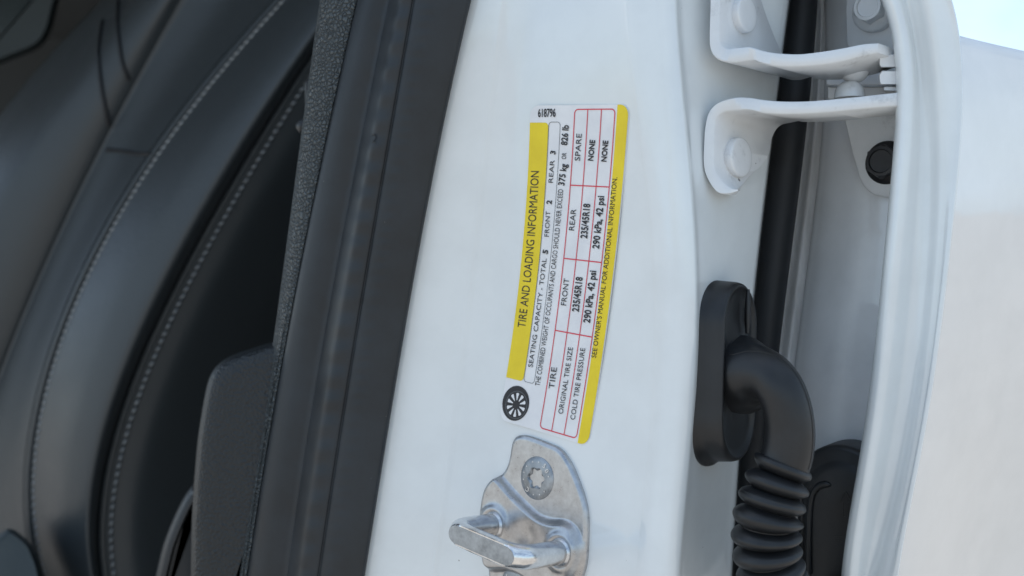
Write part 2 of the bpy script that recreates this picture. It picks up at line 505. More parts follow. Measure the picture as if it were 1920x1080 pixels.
mk = MB()
v, f = text_shape('2', 0.0)
v = v - v.min(0); v = v / v[:, 1].max()
mk.add([P(696 + x*13, 268 - y*17, seal_s.depth(696 + x*13, 268 - y*17) - 0.0005) for x, y in v], f)
mk.build('moulded_digit', M_seal, seal, False)

# ------------------------------------------------------------------ interior pillar trim with grain
trim = thing('pillar_trim', 'charcoal grained plastic trim between seat and rubber seal', 'interior trim')
trim_s = Sheet([(off(trim_l, 8), 0.530), (off(trim_l, 0), 0.4960), (off(trim_l, 4), 0.4895), (mixc(trim_l, trim_r, 0.35), 0.4850),
                (mixc(trim_l, trim_r, 0.75), 0.4820), (off(trim_r, -2), 0.4815), (off(trim_r, 3), 0.4880)], sub=6)
trim_s.lean = ([1]*7, swing)
trim_s.build('trim_strip', M_grain, trim, ny=120, thick=0.002)
def densify(poly, n):
    a = np.array(poly + [poly[0]], float)
    s = np.concatenate([[0], np.cumsum(np.hypot(*(a[1:] - a[:-1]).T))])
    q = np.linspace(0, s[-1], n + 1)[:-1]
    return np.stack([np.interp(q, s, a[:, 0]), np.interp(q, s, a[:, 1])], 1)
def smooth_poly(a, it=6):
    for _ in range(it): a = 0.5 * a + 0.25 * (np.roll(a, 1, 0) + np.roll(a, -1, 0))
    return a
def inset(a, k):
    t = np.roll(a, -1, 0) - np.roll(a, 1, 0)
    t /= np.maximum(np.hypot(t[:, 0], t[:, 1]), 1e-6)[:, None]
    n = np.stack([-t[:, 1], t[:, 0]], 1)
    area = 0.5 * np.sum(a[:, 0] * np.roll(a[:, 1], -1) - np.roll(a[:, 0], -1) * a[:, 1])
    if area < 0: n = -n
    return a + n * k
box = [(512, 640), (490, 648), (450, 660), (420, 672), (400, 690), (390, 712), (380, 765), (371, 820), (363, 915), (359, 990), (358, 1080), (354, 1200), (350, 1330),
       (510, 1330), (560, 1180), (585, 1075), (596, 1010), (608, 920), (615, 820), (618, 740), (620, 662), (615, 625)]
bp = smooth_poly(densify(box, 220), 8)
prof = [(0, 0.60), (0, 0.520), (1, 0.506), (4, 0.4985), (9, 0.4935), (16, 0.4925), (26, 0.4918), (40, 0.4915)]
cur = [[P(x, y, d) for x, y in inset(bp, k)] for k, d in prof]
tb = MB(); tb.add(*rings(cur, True, True))
recalc(tb.build('trim_box', M_fine, trim, sharp=60))
cl = MB()
for (x0, x1, y0, y1, d) in ((571, 600, 138, 232, 0.545),):
    pl = smooth_poly(densify([(x0, y0 + 12), (x1, y0), (x1 + 10, y1), (x0 + 2, y1)], 60), 3)
    cl.add(*rings([[P(x, y, dd) for x, y in inset(pl, k)] for k, dd in ((0, d + 0.02), (0, d), (3, d - 0.003))]))
c = P(563, 237, 0.55)
cl.add(*tube([c + Vector((0.02, 0.004, 0)), c + Vector((0.004, 0.0, 0)), c, c - Vector((0.002, 0.0005, 0))], [0.0042, 0.0042, 0.0036, 0.0012], 16))
recalc(cl.build('trim_clip', M_dark, trim))

# ------------------------------------------------------------------ front seat
seat = thing('front_seat', 'black leather front seat with grey stitching behind the trim', 'car seat')
l1 = curve([(525, 2), (450, 85), (395, 150), (345, 220), (300, 280), (250, 350), (210, 415), (185, 465), (152, 540), (125, 605), (105, 655), (87, 715), (70, 780), (60, 840), (56, 915), (60, 970), (66, 1020), (80, 1080)], 5)
l2 = curve([(585, 112), (530, 190), (480, 270), (430, 360), (385, 440), (335, 537), (285, 630), (250, 715), (225, 780), (207, 850), (197, 915), (192, 990), (192, 1080)], 4)
l5 = curve([(300, 60), (240, 170), (203, 240), (160, 330), (100, 450), (55, 540), (0, 690), (-60, 860), (-120, 1080)], 3)
l6 = curve([(215, -5), (170, 60), (120, 118), (60, 182), (0, 250), (-80, 360), (-180, 540), (-260, 800), (-300, 1080)], 3)
def dy(base, k): return lambda y: base + k * (y - 300) / 1000.0
back_s = Sheet([
    (off(l6, -30), dy(0.99, 0.05)), (l6, dy(0.93, 0.05)), (off(l6, 16), dy(0.912, 0.05)), (mixc(l6, l5, 0.4), dy(0.868, 0.05)), (mixc(l6, l5, 0.8), dy(0.859, 0.05)), (off(l5, -2), dy(0.863, 0.05)),
    (off(l5, 5), dy(0.865, 0.05)), (mixc(l5, l1, 0.5), dy(0.848, 0.03)), (off(l1, -8), dy(0.818, 0.02)), (off(l1, -1), dy(0.822, 0.02)),
    (off(l1, 3), dy(0.812, 0.02)), (mixc(l1, l2, 0.2), dy(0.793, 0.02)), (mixc(l1, l2, 0.5), dy(0.772, 0.02)), (mixc(l1, l2, 0.8), dy(0.763, 0.02)), (off(l2, -8), dy(0.778, 0.02)), (off(l2, 2), dy(0.800, 0.02))],
    sharp=(6, 9), sub=6)
back_s.build('backrest', M_leather, seat, y0=-340, y1=1420, ny=140, thick=0.004)
side_s = Sheet([(off(l2, -2), dy(0.806, 0.02)), (off(l2, 12), dy(0.782, 0.02)), (off(l2, 24), dy(0.785, 0.02)), (off(l2, 60), dy(0.792, 0.02)), (off(l2, 170), dy(0.84, 0.02)), (off(l2, 420), dy(1.0, 0.02))], sub=6)
side_s.build('side_panel', M_leather, seat, y0=-340, y1=1420, ny=120, thick=0.004)
# piping cord along the side seam and along the insert
ys = np.linspace(-200, 1300, 120)
cd = MB(); cd.add(*tube([P(l2(y) + 4, y, 0.783 + 0.02*(y-300)/1000) for y in ys], 0.0027, 10)); cd.build('piping', M_leather, seat)
cd = MB(); cd.add(*tube([P(l1(y) - 3, y, 0.814 + 0.02*(y-300)/1000) for y in ys], 0.0020, 10)); cd.build('piping', M_leather, seat)
# seams pressed into the far bolster and the insert
def seam_tube(pts, r, name):
    q = smooth_path(pts, 26)
    s = MB(); s.add(*tube([P(x, y, back_s.depth(x, y) - 0.0003) for x, y in q], r, 8)); s.build(name, M_tube, seat)
seam_tube([(200, 281), (225, 283), (255, 288), (284, 289)], 0.0016, 'cross_seam')
seam_tube([(192, 40), (185, 100), (190, 160), (197, 200), (204, 236)], 0.0018, 'bolster_seam')
seam_tube([(222, -20), (221, 50), (226, 100), (233, 130), (241, 150)], 0.0018, 'bolster_seam')
def stitches(f, offs, surf, name, y0, y1, step, r, lean):
    s = MB(); y = y0
    while y < y1:
        dx = (f(y + 1) - f(y - 1)) / 2
        L = math.hypot(dx, 1); st = step / L
        a, b2 = y, y + st * 0.62
        o1, o2 = offs + lean, offs - lean
        q = [P(f(yy) + oo, yy, surf(f(yy) + oo, yy) - zz) for yy, oo, zz in ((a, o1, -0.0004), (a + (b2-a)*0.3, o1*0.7 + o2*0.3, 0.0009), (a + (b2-a)*0.7, o1*0.3+o2*0.7, 0.0009), (b2, o2, -0.0004))]
        s.add(*tube(q, [r*0.7, r, r, r*0.7], 6)); y += st
    ob = s.build(name, M_thread, seat); ob['kind'] = 'stuff'
stitches(l1, 6, back_s.depth, 'stitching', -60, 1120, 14, 0.00095, 1.6)
stitches(l2, 20, side_s.depth, 'stitching', 60, 1120, 15.5, 0.00088, 1.6)
# seat cushion corner, recliner cover
cu = smooth_poly(densify([(-60, 1040), (0, 1001), (17, 988), (32, 996), (58, 1018), (74, 1056), (86, 1110), (96, 1200), (-60, 1200)], 90), 2)
cs = MB(); cs.add(*rings([[P(x, y, d - 0.00012*(1080 - y)*-1) for x, y in inset(cu, k)] for k, d in ((0, 0.80), (0, 0.745), (3, 0.735), (9, 0.728))]))
recalc(cs.build('cushion', M_insert, seat, sharp=60))
rc = smooth_poly(densify([(385, 890), (362, 908), (346, 930), (331, 960), (320, 985), (306, 1022), (292, 1080), (280, 1160), (385, 1160)], 90), 4)
cs = MB(); cs.add(*rings([[P(x, y, d) for x, y in inset(rc, k)] for k, d in ((0, 0.66), (0, 0.60), (4, 0.592), (10, 0.588), (18, 0.588), (22, 0.591))]))
recalc(cs.build('recliner_cover', M_dark, seat, sharp=60))

# far headrest / far pillar seen past the shoulder of the seat
far = thing('far_headrest', 'dark blurred headrest behind the seat in the upper corner', 'headrest')
hp = smooth_poly(densify([(-80, 170), (-20, 130), (40, 105), (80, 92), (98, 60), (110, 0), (150, -90), (-80, -90)], 90), 8)
cs = MB(); cs.add(*rings([[P(x, y, d) for x, y in inset(hp, k)] for k, d in ((0, 1.20), (0, 1.10), (3, 1.085), (8, 1.078), (12, 1.075))]))
recalc(cs.build('headrest_pad', M_insert, far, sharp=60))

# ------------------------------------------------------------------ tire and loading placard
card = thing('tire_placard', 'white and yellow tire information sticker on the white pillar', 'sticker')
LB, LM, LT = np.array((936, 786.)), np.array((977.5, 495.)), np.array((995, 198.))
RB, RM, RT = np.array((1103, 836.)), np.array((1150, 516.)), np.array((1180, 196.))
def quad(a, m_, b2, u): return a*(1-u)*(1-2*u) + m_*4*u*(1-u) + b2*u*(2*u-1)
def uv2px(u, v):
    return quad(LB, LM, LT, u)*(1-v) + quad(RB, RM, RT, u)*v
def px2uv(x, y):
    q = np.array((0.5, 0.5)); t = np.array((x, y), float)
    for _ in range(12):
        f0 = uv2px(*q); e = 1e-4
        J = np.stack([(uv2px(q[0]+e, q[1]) - f0)/e, (uv2px(q[0], q[1]+e) - f0)/e], 1)
        q = q + np.linalg.solve(J, t - f0)
    return q
CARD_N = pillar.normal(1070, 510)
_sm = [(u, v) for u in np.linspace(0, 1, 15) for v in np.linspace(0, 1, 11)]
def _basis(u, v): return [1, u, v, u*u, u*v, v*v, v**3, v*v*u]
_A = np.array([_basis(*q) for q in _sm]); _D = np.array([pillar.depth(*uv2px(*q)) for q in _sm])
_C = np.linalg.lstsq(_A, _D, rcond=None)[0]
_shift = float(np.max(_A @ _C - _D)) + 0.00012      # the film lies on the paint everywhere
def on_card(u, v, lift):
    x, y = uv2px(u, v)
    return P(x, y, float(np.dot(_basis(u, v), _C)) - _shift) + CARD_N * lift
def card_patch(name, poly_uv, lift, mat, parent, nu=60):
    """flat print or film bounded by a polygon in sticker coordinates, following the pillar's curve"""
    a = np.array(poly_uv); a = np.array([p + (q - p)*j/k for p, q in zip(a, np.roll(a, -1, 0)) for k in [max(1, int(np.hypot(*(q - p))/0.03))] for j in range(k)])
    pts = [Vector(p) for p in a]
    us = np.linspace(a[:, 0].min(), a[:, 0].max(), nu)[1:-1]
    vs = np.linspace(a[:, 1].min(), a[:, 1].max(), max(3, int(nu*0.2)))[1:-1]
    def inside(p):
        c = False; j = len(a) - 1
        for i in range(len(a)):
            if (a[i][1] > p[1]) != (a[j][1] > p[1]) and p[0] < (a[j][0]-a[i][0])*(p[1]-a[i][1])/(a[j][1]-a[i][1])+a[i][0]: c = not c
            j = i
        return c
    inner = [Vector((u, v)) for u in us for v in vs if inside((u, v))]
    n = len(pts)
    vv, ee, ff, *_ = delaunay_2d_cdt(pts + inner, [], [list(range(n))], 1, 1e-7)
    verts = [on_card(p.x, p.y, lift) for p in vv]
    return mesh_obj(name, verts, [tuple(x) for x in ff], mat, parent)
LEN = 0.127; WID = 0.049      # metres, to keep corner radii round
def round_rect_uv(u0, v0, u1, v1, r, corners=(1, 1, 1, 1), k=6):
    ru, rv = r/LEN, r/WID; out = []
    for (cu_, cv_, a0, on) in ((u1-ru, v1-rv, 0, corners[0]), (u0+ru, v1-rv, 90, corners[1]), (u0+ru, v0+rv, 180, corners[2]), (u1-ru, v0+rv, 270, corners[3])):
        if on:
            for j in range(k+1):
                t = R(a0 + 90*j/k); out.append((cu_ + ru*math.cos(t), cv_ + rv*math.sin(t)))
        else:
            out.append((u1 if a0 in (0, 270) else u0, v1 if a0 in (0, 90) else v0))
    return out
outline = round_rect_uv(0, 0, 1, 1, 0.0042)
card_patch('sticker_sheet', outline, 0.00018, M_label, card)
ob = mesh_obj('sticker_edge', [on_card(u, v, h) for h in (-0.0004, 0.00018) for u, v in densify(outline, 160)],
              [(i, (i+1) % 160, 160 + (i+1) % 160, 160 + i) for i in range(160)], M_label, card)
def q_(x, y): return px2uv(x, y)
# header and footer bands
h0, h1 = q_(949, 707), q_(995, 230)
hv = q_(1029, 236)[1]
card_patch('header_band', round_rect_uv(h0[0], 0.0015, h1[0], hv, 0.0018, (1, 1, 0, 0)), 0.00032, M_yellow, card)
fv = 0.5*(q_(1160, 205)[1] + q_(1084, 820)[1])
card_patch('footer_band', round_rect_uv(0.0, fv, 1.0, 1.0, 0.0042, (1, 1, 0, 0)), 0.00032, M_yellow, card)
# ruled frames
def stroke(mb, pts_uv, width, lift, closed=False, step=0.02):
    a = [np.array(p) for p in pts_uv]
    if closed: a.append(a[0])
    d = []
    for p, q in zip(a[:-1], a[1:]):
        k = max(1, int(np.hypot(*((q-p)*(LEN, WID)))/ (step*LEN)))
        d += [p + (q-p)*j/k for j in range(k)]
    if not closed: d.append(a[-1])
    n = len(d); L, Rr = [], []
    for i in range(n):
        p0 = d[(i-1) % n] if closed or i else d[0]; p1 = d[(i+1) % n] if closed or i < n-1 else d[-1]
        t = (p1-p0)*(LEN, WID); t /= np.hypot(*t)
        nn = np.array((-t[1], t[0]))*width/2/np.array((LEN, WID))
        L.append(d[i]+nn); Rr.append(d[i]-nn)
    verts = [on_card(*p, lift) for p in L] + [on_card(*p, lift) for p in Rr]
    m_ = n if closed else n-1
    mb.add(verts, [(i, (i+1) % n, n+(i+1) % n, n+i) for i in range(m_)])
fr = MB()
b0 = q_(992, 717); b1 = q_(1041, 229)
v0 = 0.5*(q_(983, 705)[1]+q_(1031, 240)[1]); v1 = 0.5*(q_(1003, 712)[1]+q_(1051.5, 240)[1])
stroke(fr, round_rect_uv(b0[0], v0, b1[0], v1, 0.0014), 0.00020, 0.00036, True)
fr.build('capacity_frame', M_inkg, card, False)
fr = MB()
t0, t1 = q_(1045, 811)[0], q_(1115, 205)[0]
tv0 = 0.5*(q_(1070.5, 347)[1]+q_(1041.5, 619)[1]); tv1 = 0.5*(q_(1144, 351)[1]+q_(1110.5, 632)[1])
stroke(fr, round_rect_uv(t0, tv0, t1, tv1, 0.0017), 0.00042, 0.00036, True)
i1 = 0.25*(q_(1093, 350)[1]+q_(1063.5, 623)[1]+q_(1081.5, 487)[1]+q_(1104, 205)[1]); i2 = 0.25*(q_(1118, 350)[1]+q_(1087, 627)[1]+q_(1105, 490)[1]+q_(1130, 205)[1])
for vv_ in (i1, i2): stroke(fr, [(t0, vv_), (t1, vv_)], 0.00040, 0.00036)
for pa, pb in (((1070.5, 347), (1144, 351)), ((1058.5, 484), (1129.7, 492.7)), ((1041.5, 619), (1110.5, 632))):
    uu = 0.5*(q_(*pa)[0]+q_(*pb)[0]); stroke(fr, [(uu, tv0), (uu, tv1)], 0.00044, 0.00036)
fr.build('table_ruling', M_red, card, False)
# printed lines: text, baseline start and end in the photograph, capital height, weight
LINES = [
    ('TIRE AND LOADING INFORMATION', (986, 615), (1012, 321), 14.6, 0.0),
    ('SEATING CAPACITY - TOTAL', (999.5, 689), (1026, 485), 8.2, 0.0),
    ('5', (1027.5, 477), (1029, 469), 9.2, 0.03), ('FRONT', (1030, 444), (1033, 396), 8.2, 0.0),
    ('2', (1035, 383.5), (1036, 376), 9.2, 0.03), ('REAR', (1037.5, 343), (1041, 300.6), 8.2, 0.0),
    ('3', (1042, 290), (1043, 283.5), 9.2, 0.03),
    ('THE COMBINED WEIGHT OF OCCUPANTS AND CARGO SHOULD NEVER EXCEED', (1013, 724), (1057, 355), 8.8, 0.0),
    ('375 kg', (1059, 348.5), (1064, 308), 11.3, 0.024), ('OR', (1062, 299), (1063.3, 287), 8.0, 0.008), ('826 lb', (1064.5, 273), (1067.5, 235), 11.3, 0.024),
    ('SPARE', (1088.5, 302), (1092, 251), 9.8, 0.0), ('REAR', (1077.5, 432.5), (1081.5, 392.5), 9.8, 0.0), ('FRONT', (1062.6, 573), (1068.4, 522.7), 9.8, 0.0), ('TIRE', (1040, 729.5), (1045.5, 689), 10.2, 0.0),
    ('NONE', (1113, 302), (1117, 263), 9.6, 0.03), ('235/45R18', (1101.7, 447.6), (1107.7, 382.5), 12.2, 0.024), ('235/45R18', (1086, 585), (1093.6, 520), 12.2, 0.024),
    ('ORIGINAL TIRE SIZE', (1056.5, 776.4), (1075.5, 651.5), 8.9, 0.0),
    ('NONE', (1138, 303.7), (1141.5, 264), 9.6, 0.03), ('290 kPa, 42 psi', (1124, 467), (1134, 368), 12.2, 0.024), ('290 kPa, 42 psi', (1107, 606), (1119, 508), 12.2, 0.024),
    ('COLD TIRE PRESSURE', (1079, 787.4), (1098.5, 653), 8.9, 0.0),
    ("SEE OWNER'S MANUAL FOR ADDITIONAL INFORMATION.", (1118.6, 671.5), (1158.7, 332.7), 8.9, 0.0),
    ('618796', (1010, 219.5), (1043, 219), 14.8, 0.018)]
for s_, pa, pb, cap, wt in LINES:
    v, f = text_shape(s_, wt)
    x0, x1 = v[:, 0].min(), v[:, 0].max()
    ua, ub = q_(*pa), q_(*pb)
    pm = (np.array(pa) + np.array(pb))/2
    dpx = np.array(pb, float) - np.array(pa); dpx /= np.hypot(*dpx)
    nup = np.array((dpx[1], -dpx[0]))                      # letters' up direction in the picture
    if s_ == '618796': nup = np.array((0.0, -1.0))
    ut = q_(*(pm + nup*cap)) - q_(*pm)
    verts = []
    for x, y in v:
        t = (x - x0)/(x1 - x0); h = y/CAP
        uv = ua*(1-t) + ub*t + ut*h
        verts.append(on_card(uv[0], uv[1], 0.00046))
    mesh_obj('lettering', verts, f, M_ink, card, False)
# small printed wheel
IC = np.array((968.5, 756.0))
def icon(name, pts, lift, mat):
    verts = [on_card(*q_(*p), lift) for p in pts]
    mesh_obj(name, verts, [tuple(range(len(verts)))], mat, card, False)
def ell(cx, cy, a, b2, tilt, n=48):
    t = np.linspace(0, 2*math.pi, n+1)[:-1]; c_, s_ = math.cos(R(tilt)), math.sin(R(tilt))
    x, y = a*np.cos(t), b2*np.sin(t)
    return [(cx + x_*c_ - y_*s_, cy + x_*s_ + y_*c_) for x_, y_ in zip(x, y)]
icon('wheel_tyre', ell(968, 756, 25.0, 33.0, 8), 0.00034, M_ink)
icon('wheel_rim_line', ell(969.5, 759, 20.5, 26.5, 8), 0.00040, M_inkg)
icon('wheel_rim', ell(969.5, 759, 19.3, 25.2, 8), 0.00046, M_ink)
sp = MB()
for k in range(10):
    a0 = 2*math.pi*(k+0.5)/10
    pts = []
    for rr_, da in ((0.36, 0.07), (0.62, 0.13), (0.86, 0.165), (0.91, 0.10), (0.91, -0.10), (0.86, -0.165), (0.62, -0.13), (0.36, -0.07)):
        a = a0 + da
        x, y = 19.0*rr_*math.cos(a), 24.8*rr_*math.sin(a)
        c_, s_ = math.cos(R(8)), math.sin(R(8))
        pts.append(on_card(*q_(969.5 + x*c_ - y*s_, 759 + x*s_ + y*c_), 0.00052))
    sp.add(pts, [tuple(range(8))])
sp.build('wheel_spoke_gaps', M_label, card, False)

# ------------------------------------------------------------------ door striker
strk = thing('door_striker', 'scuffed zinc door striker with U-shaped loop bolted below the sticker', 'door striker')
SN = pillar.normal(1035, 950, 30)
SU, SW = frame_of(SN); SW = -SW
def Z3(zx, zy): return 820 + zx/3.857, 800 + zy/3.857
SC = pillar.point(*Z3(740, 720))
def plane_hit(px, py, h=0.0):
    """where the sight line meets the striker's mounting plane, raised by h"""
    dirv = P(px, py, 1.0) - CAM
    t = (SC + SN*h - CAM).dot(SN)/dirv.dot(SN)
    return CAM + dirv*t
def sxy(p): return (p - SC).dot(SW), (p - SC).dot(SU)
def spt(x, y, h): return SC + SW*x + SU*y + SN*h
TH = 0.0024
top_out = [(590, 66), (640, 70), (720, 98), (800, 130), (850, 150), (890, 182), (920, 225), (960, 290), (1005, 400), (1045, 510), (1068, 610), (1072, 720), (1068, 850), (1062, 960), (1046, 1040), (1020, 1110), (960, 1240),
           (880, 1330), (770, 1380), (640, 1400), (540, 1385), (450, 1330), (400, 1240), (372, 1120), (362, 1000), (345, 800), (340, 640), (352, 540), (368, 465), (400, 405), (455, 358), (488, 320), (508, 270), (522, 215), (528, 160), (540, 102), (560, 76)]
ot = [sxy(plane_hit(*Z3(*p), TH)) for p in top_out]
ot = smooth_poly(densify(ot, 170), 2)
hump = [(330, 345), (430, 335), (470, 372), (560, 480), (740, 655), (850, 690), (930, 682), (1000, 725), (1046, 830), (1046, 960), (990, 1090), (880, 1160), (740, 1150), (600, 1060), (500, 1030), (380, 1040), (300, 900), (300, 500)]
hp = smooth_poly(densify([sxy(plane_hit(*Z3(*p), TH)) for p in hump], 90), 3)
def sdist(p, poly):
    x, y = p; a = poly; b2 = np.roll(poly, -1, 0); e = b2 - a
    dyy = np.where(e[:, 1] == 0, 1e-12, e[:, 1])
    c = np.count_nonzero(((a[:, 1] > y) != (b2[:, 1] > y)) & (x < e[:, 0]*(y - a[:, 1])/dyy + a[:, 0])) % 2
    t = np.clip(((x - a[:, 0])*e[:, 0] + (y - a[:, 1])*e[:, 1])/np.maximum((e*e).sum(1), 1e-18), 0, 1)
    d = float(np.sqrt(((x - a[:, 0] - t*e[:, 0])**2 + (y - a[:, 1] - t*e[:, 1])**2).min()))
    return d if c else -d
foot1 = sxy(plane_hit(*Z3(905, 905), TH + 0.002)); foot2 = sxy(plane_hit(*Z3(425, 708), TH + 0.002))
def emboss(x, y):
    s = sdist((x, y), hp)
    t = max(0.0, min(1.0, s/0.0026 + 0.4)); e = t*t*(3-2*t)*0.0034
    m0 = ((foot1[0]+foot2[0])/2, (foot1[1]+foot2[1])/2)
    dm = math.hypot(x-m0[0], y-m0[1])
    e -= 0.0016*math.exp(-(dm/0.0055)**2)*t
    for fx, fy in (foot1, foot2):
        dd = math.hypot(x-fx, y-fy)
        e += 0.0010*math.exp(-((dd-0.0062)/0.0016)**2)*t
    return e
scr = [sxy(plane_hit(*Z3(722, 372), TH)), sxy(plane_hit(*Z3(575, 1165), TH))]
gx = np.arange(ot[:, 0].min(), ot[:, 0].max(), 0.00048); gy = np.arange(ot[:, 1].min(), ot[:, 1].max(), 0.00048)
ins = [Vector((x, y)) for x in gx for y in gy if sdist((x, y), ot) > 0.0006]
no = len(ot)
vv, ee, ff, *_ = delaunay_2d_cdt([Vector(p) for p in ot] + ins, [], [list(range(no))], 1, 1e-8)
verts = []
for p in vv:
    s = sdist((p.x, p.y), ot)
    rnd = 0.0006*max(0, 1 - max(s, 0)/0.0012)**2
    verts.append(spt(p.x, p.y, TH + emboss(p.x, p.y) - rnd))
plate = MB(); plate.add(verts, [tuple(x) for x in ff])
o2 = inset(ot, -0.0003)
side_r = [[spt(x, y, TH + emboss(x, y) - 0.0006) for x, y in ot], [spt(x, y, TH*0.6) for x, y in o2], [spt(x, y, -0.001) for x, y in o2]]
plate.add(*rings(side_r, False, False))
plate.build('striker_plate', M_zinc, strk, sharp=50)
# U-shaped loop: two legs and a bar whose front is ground flat
H = 0.0300
LR = 0.0045
e1 = Vector((foot1[0], foot1[1])); e2 = Vector((foot2[0], foot2[1]))
ax = (e2 - e1)
def lp(t, h):
    q = e1 + ax*t; return spt(q.x, q.y, h)
leg_h = H - 0.0008
pth = [lp(0, 0.001), lp(0, 0.006), lp(0.0, 0.011), lp(0.015, leg_h - 0.0065), lp(0.06, leg_h - 0.003), lp(0.15, leg_h - 0.0006), lp(0.30, leg_h), lp(0.5, leg_h), lp(0.7, leg_h), lp(0.85, leg_h - 0.0006), lp(0.94, leg_h - 0.003), lp(0.985, leg_h - 0.0065), lp(1, 0.011), lp(1, 0.006), lp(1, 0.001)]
pth = [Vector(p) for p in smooth_path([tuple(p) for p in pth], 90)]
v, f = tube(pth, LR, 28)
HM = H + 0.0012
lim = []
for p in v:
    h = (p - SC).dot(SN)
    lim.append(p - SN*max(0, h - HM))
lo = MB(); lo.add(lim, f); loop = lo.build('striker_loop', M_worn, strk, sharp=28)
fc = []
d1 = ax.normalized(); d2 = Vector((-d1.y, d1.x)); L2 = ax.length*0.5 - 0.0006; W2 = 0.0034
for k in range(48):
    a = 2*math.pi*k/48
    q = e1 + ax*0.5 + d1*(W2*1.25*math.cos(a) + math.copysign(L2 - W2*1.25, math.cos(a))) + d2*(W2*math.sin(a))
    fc.append((q.x, q.y))
fm = MB(); fm.add(*rings([[spt(x, y, HM - 0.0006) for x, y in fc], [spt(x, y, HM + 0.00012) for x, y in fc]], False, True))
fm.build('ground_face', M_zinc_dull, strk, False)
for ft in (e1, e2):
    cm = MB(); c = ft
    prof = [(0.0070, 0.0020), (0.0068, 0.0048), (0.0062, 0.0057), (0.0055, 0.0059), (0.0051, 0.0068), (0.0045, 0.0074)]
    cm.add(*rings([[spt(c.x + r0*math.cos(a), c.y + r0*math.sin(a), h) for a in np.linspace(0, 2*math.pi, 41)[:-1]] for r0, h in prof], False, False))
    cm.build('loop_collar', M_bright, strk)
for (sx, sy) in scr:
    sm = MB(); N_ = 72
    def circ2(r0, h): return [spt(sx + r0*math.cos(a), sy + r0*math.sin(a), h) for a in np.linspace(0, 2*math.pi, N_+1)[:-1]]
    def star(r0, amp, h): return [spt(sx + (r0 + amp*math.cos(6*a))*math.cos(a), sy + (r0 + amp*math.cos(6*a))*math.sin(a), h) for a in np.linspace(0, 2*math.pi, N_+1)[:-1]]
    sm.add(*rings([circ2(0.0083, TH - 0.0012), circ2(0.0083, TH + 0.0001), circ2(0.0080, TH + 0.0004), circ2(0.0060, TH + 0.0007), star(0.0041, 0.0003, TH + 0.0009)], False, False))
    sh = sm.build('screw', M_zinc_dull, strk, sharp=40)
    rm = MB(); rm.add(*rings([star(0.0041, 0.0003, TH + 0.0009), star(0.0034, 0.00055, TH + 0.0002), star(0.0032, 0.00060, TH - 0.0034), circ2(0.0012, TH - 0.0040)], False, True))
    rm.build('star_recess', M_zinc_dull, sh, sharp=40)
    em = MB()
    for s_, a0 in (('5', 52), ('0', 32), ('C', 228)):
        v, f = text_shape(s_, 0.01); v = v - v.mean(0)
        th = R(a0)
        for_ = [spt(sx + math.cos(th)*(0.0063 + y*0.0027) + math.sin(th)*x*0.0027, sy + math.sin(th)*(0.0063 + y*0.0027) - math.cos(th)*x*0.0027, TH + 0.00085) for x, y in v]
        em.add(for_, f)
    for a0 in (12, 80, 108, 140, 165, 190, 262, 290, 315):
        th = R(a0); c = (sx + 0.0064*math.cos(th), sy + 0.0064*math.sin(th))
        em.add([spt(c[0] + 0.0003*math.cos(a), c[1] + 0.0003*math.sin(a), TH + 0.0008) for a in np.linspace(0, 2*math.pi, 9)[:-1]], [tuple(range(8))])
    em.build('screw_marks', M_bright, sh, False)

# ------------------------------------------------------------------ door hinge
hinge = thing('hinge_bracket', 'white painted two-arm door hinge joining pillar and rear door', 'door hinge')
def Z4(zx, zy): return 1280 + zx/2.843, zy/2.843
HN = Vector((0.72, -0.69, 0.0)).normalized()        # out of the pillar's hinge face
HE = Vector((0.69, 0.72, 0.0)).normalized()         # along the face, right and away
def bracket(name, outer, inner, depth_f, length, n=110, fillet=None):
    """bent sheet: its cut edge follows outer/inner, the sheet runs back along the face by length"""
    A = smooth_path([(*Z4(*p), depth_f[i], length[i]) for i, p in enumerate(outer)], n)
    B = smooth_path([(*Z4(*p), depth_f[i], length[i]) for i, p in enumerate(inner)], n)
    rs = []
    for a, b2 in zip(A, B):
        fo, fi = P(a[0], a[1], a[2]), P(b2[0], b2[1], b2[2])
        L = HE*max(a[3], 0.0004)
        ev = (fi - fo)*0.10; eb = HE*0.0006
        rs.append([fo + eb, fo + ev, fi - ev, fi + eb, fi + L - eb, fi + L - ev, fo + L + ev, fo + L - eb])
    s = MB(); s.add(*rings(rs)); return recalc(s.build(name, M_hinge, hinge, sharp=50))
HD = 0.397
up_out = [(152, -420), (150, -250), (146, -100), (143, 60), (139, 200), (145, 262), (166, 300), (208, 326), (280, 334), (370, 322), (420, 338), (500, 353), (620, 354), (740, 345), (850, 326), (950, 300), (1045, 282)]
up_in = [(202, -420), (200, -250), (196, -100), (195, 60), (194, 195), (200, 228), (215, 248), (240, 259), (286, 255), (358, 250), (405, 266), (500, 283), (620, 288), (740, 275), (855, 256), (955, 236), (1038, 229)]
n_ = len(up_out)
up_d = [0.3955]*8 + [0.3945, 0.3925, 0.3915, 0.3910, 0.3915, 0.392, 0.393, 0.394, 0.395]
up_l = [0.020, 0.024, 0.028, 0.036, 0.045, 0.046, 0.047, 0.047, 0.046, 0.043, 0.040, 0.036, 0.034, 0.032, 0.030, 0.028, 0.026]
bracket('upper_arm', up_out, up_in, up_d, up_l)
lo_out = [(300, 1016), (245, 1033), (190, 1030), (150, 990), (116, 920), (107, 850), (110, 760), (116, 680), (135, 602), (180, 550), (262, 521), (350, 520), (420, 531), (520, 540), (640, 540), (760, 533), (850, 524), (950, 514), (1060, 502), (1150, 492)]
